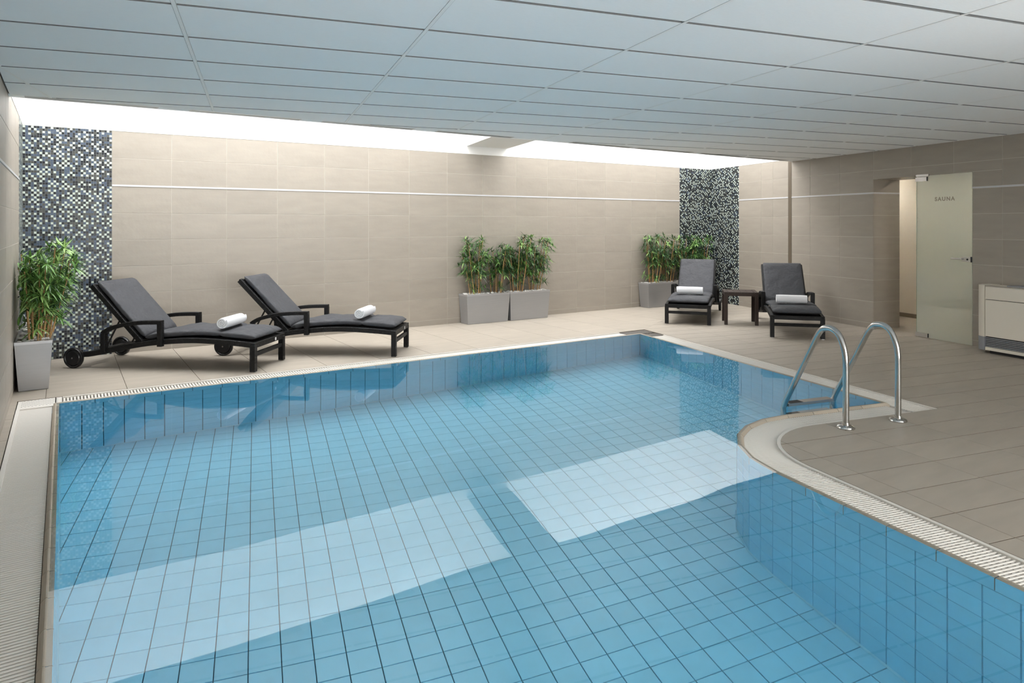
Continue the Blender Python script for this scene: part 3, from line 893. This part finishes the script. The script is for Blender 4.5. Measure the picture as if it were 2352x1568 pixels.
# ================================================================== SIDE TABLE
p0, p1 = np.array((7.945, 6.535)), np.array((8.268, 6.20)); u = (p1-p0)/np.hypot(*(p1-p0)); wdt = np.hypot(*(p1-p0))
tb = thing('side_table', 'small dark brown side table between the two loungers in the corner', 'table', (*p0, 0), math.atan2(u[1], u[0]))
D = .46; T = .046
for x in (0, wdt-T):
    for y in (0, D-T): part('leg', MB().box(x, x+T, y, y+T, 0, .462, ch=.002), M['table'], tb)
part('rail', MB().box(T, wdt-T, .004, T-.004, .415, .458).box(T, wdt-T, D-T+.004, D-.004, .415, .458).box(.004, T-.004, T, D-T, .415, .458).box(wdt-T+.004, wdt-.004, T, D-T, .415, .458), M['table'], tb)
for k in range(4):
    a = .05+.005; wk = (wdt-.11)/4
    part('slat', MB().box(a+wk*k+.001, a+wk*(k+1)-.001, .004, D-.004, .458, .470, ch=.002), M['table'], tb)
for a, b in ((0, .052), (wdt-.052, wdt)): part('slat', MB().box(a, b, 0, D, .463, .471, ch=.002), M['table'], tb)

# ================================================================== SUN LOUNGERS
WD = .64
def cushion_mesh(path, th, hw, creases, seed, wr=.008):
    P = smoothpath([(s, 0, z) for s, z in path], 10); nP = len(P); rings = []
    rnd = np.random.RandomState(seed); ph = rnd.rand(24)*6.28
    tot = [0]
    for i in range(1, nP): tot.append(tot[-1]+(P[i]-P[i-1]).length)
    Lt = tot[-1]; NS = 40
    for i in range(nP):
        t = (P[min(i+1, nP-1)]-P[max(i-1, 0)]).normalized(); nz = Vector((-t.z, 0, t.x))
        s = tot[i]; e = min(s, Lt-s)
        k = min(1, (max(e, .0)/.05))**.45 if e < .05 else 1
        k = max(k, .12)
        for c in creases: k *= 1-.42*math.exp(-((s-c)/.022)**2)
        ring = []
        for q in range(NS):
            a = 2*PI*q/NS; ca, sa = math.cos(a), math.sin(a)
            x = math.copysign(abs(ca)**.28, ca)*(hw-.012*(1-k)); y = math.copysign(abs(sa)**.5, sa)*th/2*k
            if sa > 0:
                w = .0
                for m in range(6):
                    w += math.sin(s*(9+7*m)+ph[m]+x*(5+6*math.sin(ph[m+6])*m))*math.cos(x*(4+5*m)+ph[m+12])/(1+.7*m)
                y += w*wr*(1-abs(ca)**4)*k
                y += .010*(1-abs(x/hw)**2)*k
            ring.append(P[i]+Vector((0, 1, 0))*x+nz*y)
        rings.append(ring)
    return MB().rings(rings)
def make_lounger(label):
    t = thing('sun_lounger', label, 'lounger', group='black wicker loungers')
    hw = WD/2
    rail_pts = [(.045, .128), (.148, .138), (.26, .158), (.376, .181), (.55, .217), (.714, .248), (.84, .266), (.966, .279), (1.12, .292), (1.269, .298), (1.40, .297), (1.543, .291), (1.745, .278), (1.915, .262)]
    for sgn in (-1, 1):
        y = sgn*(hw-.022)
        part('side_rail', MB().tube(smoothpath([(s, y, z) for s, z in rail_pts], 4), 0, rect=(.022, .026), up=(0, 0, 1)), M['black_wicker'], t, True)
        part('leg', MB().box(1.866, 1.918, y-.024 if sgn < 0 else y-.026, y+.026 if sgn < 0 else y+.024, .008, .262, ch=.003), M['black_wicker'], t)
        part('foot_cap', MB().box(1.872, 1.912, y-.018, y+.018, 0, .008), M['steel'], t)
        w = part('wheel', MB().lathe([(0, -.020), (.070, -.020), (.078, -.012), (.085, -.020), (.098, -.020), (.103, -.012), (.103, .012), (.098, .020), (.085, .020), (.078, .012), (.070, .020), (0, .020)], (.004, sgn*(hw+.024), .103), 'y', 36), M['rubber'], t, True)
        part('bolt', MB().lathe([(0, -.004), (.009, -.004), (.009, .004), (0, .004)], (.004, sgn*(hw+.024)+sgn*.022, .103), 'y', 12), M['chrome'], w)
        ya = sgn*(hw+.003)
        ap = [(.320, .165), (.320, .34), (.345, .375), (.433, .417), (.574, .450), (.714, .467), (.84, .472), (.908, .472), (.932, .452), (.932, .40), (.932, .262)]
        ap = [(.32, .165), (.32, .352)] , [(.31, .352), (.36, .385), (.433, .415), (.574, .449), (.714, .466), (.854, .472), (.952, .473)], [(.930, .468), (.930, .235)]
        am = MB()
        am.tube([(s, ya, z) for s, z in ap[0]], 0, rect=(.025, .027), up=(0, 1, 0))
        am.tube(smoothpath([(s, ya, z) for s, z in ap[1]], 4), 0, rect=(.025, .020), up=(0, 0, 1))
        am.tube([(s, ya, z) for s, z in ap[2]], 0, rect=(.025, .026), up=(0, 1, 0))
        part('armrest', am, M['black_wicker'], t, True)
        part('support_strut', MB().tube([(.42, sgn*.20, .505), (.235, sgn*.20, .165)], .009, 8), M['black_metal'], t, True)
    fr = MB().box(1.870, 1.916, -hw+.046, hw-.046, .236, .288, ch=.003)
    part('front_rail', fr, M['black_wicker'], t)
    part('lower_rail', MB().box(1.875, 1.908, -hw+.046, hw-.046, .152, .190, ch=.003), M['black_wicker'], t)
    part('care_tag', MB().box(1.916, 1.9175, .10, .125, .246, .276), M['white_tag'], t)
    part('rear_axle', MB().tube([(.004, -hw-.01, .103), (.004, hw+.01, .103)], .012, 10).box(.05, .09, -hw+.04, hw-.04, .11, .145), M['black_metal'], t)
    part('strut_bar', MB().tube([(.238, -.24, .172), (.238, .24, .172)], .010, 8), M['black_metal'], t)
    dk = MB(); sp = smoothpath([(s, 0, z+.012) for s, z in rail_pts[5:]], 4)
    for i in range(len(sp)-1):
        a, b = sp[i], sp[i+1]; y = hw-.044
        dk.add([(a.x, -y, a.z), (b.x, -y, b.z), (b.x, y, b.z), (a.x, y, a.z), (a.x, -y, a.z-.01), (b.x, -y, b.z-.01), (b.x, y, b.z-.01), (a.x, y, a.z-.01)], [(0, 1, 2, 3), (7, 6, 5, 4)])
    part('seat_deck', dk, M['black_wicker'], t)
    # backrest, hinged at the seat and raised
    a, b = Vector((.690, 0, .262)), Vector((.150, 0, .822)); d = (b-a).normalized(); nn = Vector((-d.z, 0, d.x))*-1
    bf = MB(); hb = hw-.055
    for sgn in (-1, 1): bf.tube([tuple(a+Vector((0, sgn*hb, 0))), tuple(b+Vector((0, sgn*hb, 0)))], 0, rect=(.024, .027), up=(0, 0, 1))
    bf.tube([tuple(b-d*.02+Vector((0, -hb, 0))), tuple(b-d*.02+Vector((0, hb, 0)))], 0, rect=(.024, .026), up=(0, 0, 1))
    part('backrest_frame', bf, M['black_wicker'], t, True)
    pn = MB(); q0, q1 = a+d*.02, b-d*.03
    for off in (0, 1):
        pass
    nv = Vector((d.z, 0, -d.x))
    vs = [q0+Vector((0, -hb, 0))-nv*.006, q1+Vector((0, -hb, 0))-nv*.006, q1+Vector((0, hb, 0))-nv*.006, q0+Vector((0, hb, 0))-nv*.006]
    vs += [v+nv*.012 for v in vs]
    pn.add(vs, [(0, 1, 2, 3), (7, 6, 5, 4), (0, 4, 5, 1), (1, 5, 6, 2), (2, 6, 7, 3), (3, 7, 4, 0)])
    part('backrest_panel', pn, M['black_wicker'], t)
    up = Vector((d.z, 0, -d.x)); up = up if up.z > 0 else -up
    c0, c1 = a+d*.015+up*.062, b-d*.005+up*.062
    mid = (c0+c1)/2
    part('back_cushion', cushion_mesh([(c0.x, c0.z), (mid.x, mid.z), (c1.x, c1.z)], .062, hw-.050, (), 3), M['cushion'], t, 60)
    part('seat_cushion', cushion_mesh([(.735, .312), (.86, .333), (.993, .347), (1.13, .359), (1.269, .366), (1.40, .366), (1.515, .362), (1.70, .349), (1.902, .333)], .060, hw-.030, (.80,), 5), M['cushion'], t, 60)
    return t
LG = [((1.542, 6.943), (.758, -.652), 'near'), ((2.997, 6.904), (.796, -.605), 'near'), ((7.331, 7.073), (-.8017, -.5977), 'far'), ((7.548, 5.461), (-.7506, -.6608), 'far')]
LAB = ['black wicker lounger with charcoal cushion beside the left corner mosaic',
       'black wicker lounger with charcoal cushion in front of the plain beige back wall',
       'black wicker lounger facing the pool, in front of planters in the far corner',
       'black wicker lounger facing the pool beside the doorway, right of the brown side table']
poses = []
for (leg, dv, _), kind in zip(LG, 'nnff'):
    dv = np.array(dv); nv = np.array((-dv[1], dv[0]))
    leg = np.array(leg)
    # near front leg is on the -y side for the first two, the +... side for the corner ones
    if kind == 'n': org = leg-dv*1.893+nv*(WD/2-.02)
    else: org = leg-dv*1.893+nv*(WD/2-.02)
    poses.append(((org[0], org[1], 0), math.atan2(dv[1], dv[0])))
lg0 = make_lounger(LAB[0])
lg0.location, lg0.rotation_euler = poses[0][0], (0, 0, poses[0][1])
for k in (1, 2, 3): dup(lg0, poses[k][0], poses[k][1], LAB[k], skip_tag=k > 1)

# ---- rolled towels
def towel_mesh(L, R, seed):
    rnd = random.Random(seed); mb = MB(); N = 90; turns = 3.1
    def prof(k):
        s = k/N; a = s*turns*2*PI; r = .006+(R-.006)*s
        return a, r
    th = (R-.006)/turns*.80
    pts_o = []; pts_i = []
    for k in range(N+1):
        a, r = prof(k); sq = 1-.06*max(0, -math.sin(a))
        pts_o.append((r*math.cos(a), r*math.sin(a)*sq)); ri = max(.001, r-th); pts_i.append((ri*math.cos(a), ri*math.sin(a)*sq))
    loop = pts_o+pts_i[::-1]
    rings = []; ny = 14
    for j in range(ny+1):
        y = -L/2+L*j/ny; e = min(j, ny-j); k = .93 if e == 0 else (.985 if e == 1 else 1)
        rings.append([(x*k, y+.0015*math.sin(9*x/R+j), z*k) for x, z in loop])
    mb.rings(rings, cap=False)
    n = len(loop)
    for side, base in ((0, 0), (1, ny*n)):
        for k in range(N):
            q = (base+k, base+k+1, base+n-2-k, base+n-1-k)
            mb.f.append(q if side else q[::-1]); mb.m.append(0)
    return mb
tm = towel_mesh(.42, .066, 1)
tl = [('white rolled towel on the lounger nearest the left corner mosaic', .02, 1.515, .06), ('white rolled towel on the lounger standing against the plain back wall', .0, 1.50, -.04),
      ('white rolled towel on the lounger in the far corner before the planters', -.01, 1.50, .02), ('white rolled towel on the lounger right of the brown side table', -.02, 1.50, -.03)]
tme = tm.mesh('rolled_towel', M['towel'], 50)
for k, (lab, dy, s, rot) in enumerate(tl):
    (ox, oy, _), ang = poses[k]; ca, sa = math.cos(ang), math.sin(ang); y = dy-(.05 if k < 2 else 0)
    o = link('rolled_towel', tme); o.location = (ox+ca*s-sa*y, oy+sa*s+ca*y, .399+.063); o.rotation_euler = (0, 0, ang+rot)
    o.scale = (1, 1 if k < 2 else .90, 1)
    tag(o, lab, 'towel', 'rolled white towels')

# ================================================================== PLANTERS, PEBBLES, PLANTS
def make_planter(lt, lb, dt, db, h, label, loc, rz=0):
    """long side along local x; loc = centre of the base"""
    t = thing('planter', label, 'planter', loc, rz, 'silver planters')
    mb = MB()
    def ring(l, d, z): return [(-l/2, -d/2, z), (l/2, -d/2, z), (l/2, d/2, z), (-l/2, d/2, z)]
    rings = [ring(lb-.01, db-.01, 0), ring(lb, db, .006), ring(lt, dt, h-.022)]
    mb.rings(rings, cap=False); mb.f.append((3, 2, 1, 0)); mb.m.append(0)
    part('body', mb, M['silver'], t)
    rm = MB().rings([ring(lt+.004, dt+.004, h-.024), ring(lt+.004, dt+.004, h), ring(lt-.030, dt-.030, h), ring(lt-.034, dt-.034, h-.05)], cap=False)
    part('rim', rm, M['silver_rim'], t)
    part('soil', MB().rings([ring(lt-.03, dt-.03, h-.10), ring(lt-.03, dt-.03, h-.032)]), M['soil'], t)
    return t
def ico():
    bm_v = []; ph = (1+5**.5)/2
    vs = [(-1, ph, 0), (1, ph, 0), (-1, -ph, 0), (1, -ph, 0), (0, -1, ph), (0, 1, ph), (0, -1, -ph), (0, 1, -ph), (ph, 0, -1), (ph, 0, 1), (-ph, 0, -1), (-ph, 0, 1)]
    vs = [Vector(v).normalized() for v in vs]
    fs = [(0, 11, 5), (0, 5, 1), (0, 1, 7), (0, 7, 10), (0, 10, 11), (1, 5, 9), (5, 11, 4), (11, 10, 2), (10, 7, 6), (7, 1, 8), (3, 9, 4), (3, 4, 2), (3, 2, 6), (3, 6, 8), (3, 8, 9), (4, 9, 5), (2, 4, 11), (6, 2, 10), (8, 6, 7), (9, 8, 1)]
    out = []; cache = {}
    def midp(a, b):
        k = (min(a, b), max(a, b))
        if k not in cache: vs.append(((vs[a]+vs[b])/2).normalized()); cache[k] = len(vs)-1
        return cache[k]
    for a, b, c in fs:
        ab, bc, ca = midp(a, b), midp(b, c), midp(c, a); out += [(a, ab, ca), (b, bc, ab), (c, ca, bc), (ab, bc, ca)]
    return vs, out
IV, IF = ico()
def pebbles(l, d, h, n, seed, label, loc, rz):
    rnd = random.Random(seed); mb = MB()
    for k in range(n):
        x = rnd.uniform(-l/2+.03, l/2-.03); y = rnd.uniform(-d/2+.025, d/2-.025); r = rnd.uniform(.012, .022)
        z = h-.020+rnd.uniform(0, .022)
        R = Matrix.Rotation(rnd.uniform(0, 6.28), 3, 'Z') @ Matrix.Rotation(rnd.uniform(-.4, .4), 3, 'X')
        sx, sy, sz = r*rnd.uniform(.9, 1.5), r*rnd.uniform(.8, 1.1), r*rnd.uniform(.55, .8)
        mb.add([R @ Vector((v.x*sx*(1+.12*math.sin(5*v.y)), v.y*sy, v.z*sz))+Vector((x, y, z)) for v in IV], IF)
    o = part('pebbles', mb, M['pebble'], None, True, stuff=True, loc=loc, rz=rz)
    return tag(o, label, 'pebbles', 'white pebbles in the planters')
def leaf(mb, base, dirv, L, w, droop, mi):
    d = dirv.normalized(); side = d.cross(Vector((0, 0, 1)))
    if side.length < .05: side = Vector((1, 0, 0))
    side.normalize(); upn = side.cross(d)
    pts = []
    for t, k in ((0, .25), (.3, 1), (.62, .8), (1, .04)):
        c = base+d*(L*t)-Vector((0, 0, 1))*(droop*L*t*t)
        pts.append((c-side*w*k+upn*w*k*.35, c, c+side*w*k+upn*w*k*.35))
    vs = [q for tri in pts for q in tri]; fs = []
    for i in range(3):
        a = 3*i; fs += [(a, a+1, a+4, a+3), (a+1, a+2, a+5, a+4)]
    mb.add(vs, fs, mi)
def make_plant(label, loc, canes, height, spread, seed, lean=(0, 0), dens=1.0, pal=(.45, .35, .2), lim=None, depth=None, lf=1.0):
    rnd = random.Random(seed); depth = depth or spread
    t = thing('bamboo_palm', label, 'plant', loc, 0, 'bamboo palms in the silver planters')
    fol = MB()
    def ok(p):
        if lim:
            x, y = p.x+loc[0], p.y+loc[1]
            if x < lim[0] or y > lim[1] or x > lim[2]: return False
        return True
    for c in range(canes):
        a = 2*PI*c/canes+rnd.uniform(-.4, .4); rr = rnd.uniform(.15, 1)**.6
        b = Vector((math.cos(a)*rr*spread*.30, math.sin(a)*rr*depth*.26, 0))
        hh = height*rnd.uniform(.62, 1.0) if c > 1 else height*.97
        tip = Vector((b.x*2.3+lean[0]+rnd.uniform(-.04, .04), b.y*1.7+lean[1]+rnd.uniform(-.03, .03), hh))
        mid = (b+tip)/2+Vector((rnd.uniform(-.015, .015), rnd.uniform(-.015, .015), 0))
        path = smoothpath([b, b+(mid-b)*.5, mid, tip-Vector((0, 0, .07))], 4)
        r0 = rnd.uniform(.006, .0095)
        if all(ok(q) for q in path): part('cane', MB().tube(path, [r0*(1-.45*i/(len(path)-1)) for i in range(len(path))], 7), M['cane'], t, True)
        nw = int(rnd.uniform(9, 12)*dens)
        for k in range(nw):
            s = (.42+.58*(k/(nw-1))**.8) if k < nw-1 else 1.0
            if k == 0: s = rnd.uniform(.12, .4)
            f = s*(len(path)-1); i = min(int(f), len(path)-2); p = path[i].lerp(path[i+1], f-i)
            aa = rnd.uniform(0, 6.28); reach = rnd.uniform(.03, .13)*(1.0 if s < .95 else .3)
            hubp = p+Vector((math.cos(aa)*reach*spread/.35, math.sin(aa)*reach*depth/.35, reach*.5))
            if not ok(hubp): continue
            axis = Vector((math.cos(aa)*.7, math.sin(aa)*.7, .65 if s < .95 else 1.4)).normalized()
            if reach > .05: fol.tube([p, hubp], .0016, 4, 1, cap=False)
            x = axis.cross(Vector((0, 0, 1))); x = x.normalized() if x.length > .05 else Vector((1, 0, 0)); y = axis.cross(x)
            nl = rnd.randint(9, 12); mi = rnd.choices((0, 1, 2), pal)[0]
            for q in range(nl):
                bb = 2*PI*q/nl+rnd.uniform(-.25, .25); cone = rnd.uniform(.05, .65)
                dv = x*math.cos(bb)+y*math.sin(bb)+axis*cone
                L = rnd.uniform(.07, .12)*lf; e = hubp+dv.normalized()*L
                if lim and not (ok(e) and ok(e-Vector((0, 0, .3*L)))): continue
                leaf(fol, hubp, dv, L, rnd.uniform(.0065, .0092)*lf, rnd.uniform(.02, .38), mi if rnd.random() < .8 else rnd.randint(0, 2))
    f = part('foliage', fol, [M['leaf_a'], M['leaf_b'], M['leaf_c']], t, stuff=True)
    return t
H = .43
PB = [((5.195, 8.655), 'silver planter at the middle of the back wall, left one of the pair'), ((5.93, 8.650), 'silver planter at the middle of the back wall, right one of the pair')]
for k, (p, lab) in enumerate(PB):
    lt = .735 if k == 0 else .735
    make_planter(lt, lt-.055, .245, .205, H, lab, (*p, 0))
    pebbles(lt, .245, H, 130, 20+k, 'white pebbles in the '+('left' if k == 0 else 'right')+' planter of the pair at the middle of the back wall', (*p, 0), 0)
LIMB = (XL+.02, YB-.02, 10.1)
ZP = H-.03
for k, (x, lab) in enumerate([(5.03, 'bamboo palm at the left end of the middle pair of planters'), (5.40, 'shorter bamboo palm second from the left in the middle pair of planters'),
                              (5.76, 'tall bamboo palm third from the left in the middle pair of planters'), (6.08, 'bamboo palm at the right end of the middle pair of planters')]):
    make_plant(lab, (x, 8.64, ZP), (9, 7, 9, 8)[k], (.90, .80, .93, .88)[k], .38, 31+k, ((-.05, -.03), (.03, -.03), (0, -.04), (.04, -.03))[k], 1.2, pal=(.22, .70, .08), lim=LIMB, depth=.28)
PLp = [((-.221, 7.55), 'silver planter with a bamboo palm in the left corner, nearer one by the wall'), ((-.221, 8.31), 'silver planter in the left corner, standing behind the nearer planter')]
for k, (p, lab) in enumerate(PLp):
    make_planter(.70, .64, .270, .215, H, lab, (*p, 0), PI/2)
    pebbles(.70, .27, H, 130, 40+k, 'white pebbles in the '+('nearer' if k == 0 else 'farther')+' planter of the left corner', (*p, 0), PI/2)
make_plant('bushy bright green bamboo palm in the nearer planter of the left corner', (-.20, 7.36, ZP), 12, .94, .36, 52, (.03, .0), 1.3, (.50, .18, .32), (XL+.02, YB-.02, 10), .40, 1.2)
make_plant('bamboo palm behind the bushy one by the left wall', (-.19, 7.75, ZP), 8, .86, .34, 53, (.03, 0), 1.0, (.45, .30, .25), (XL+.02, YB-.02, 10), .36)
make_plant('bamboo palm in the farther planter of the left corner', (-.19, 8.25, ZP), 5, .62, .30, 54, (.03, 0), .7, (.45, .35, .2), (XL+.02, YB-.02, 10), .36)
PRp = [((8.775, 8.655), 'silver planter with bamboo palms in the far right corner, left of the lounger'), ((9.53, 8.655), 'silver planter hidden behind the lounger in the far right corner')]
for k, (p, lab) in enumerate(PRp):
    make_planter(.735, .68, .245, .205, H, lab, (*p, 0))
    pebbles(.735, .245, H, 120, 60+k, 'white pebbles in the '+('left' if k == 0 else 'hidden')+' planter of the far right corner', (*p, 0), 0)
for k, (x, lab) in enumerate([(8.60, 'bamboo palm at the left end of the planters in the far right corner'), (8.98, 'bamboo palm second from the left in the far right corner'),
                              (9.42, 'bamboo palm behind the backrest of the far corner lounger'), (9.80, 'bamboo palm nearest the mosaic of the far right corner')]):
    make_plant(lab, (x, 8.63, ZP), (9, 8, 8, 8)[k], (.92, .88, .90, .88)[k], .38, 71+k, ((-.02, -.03), (0, -.03), (0, -.03), (.0, -.04))[k], 1.1, (.22, .70, .08), LIMB, .30)
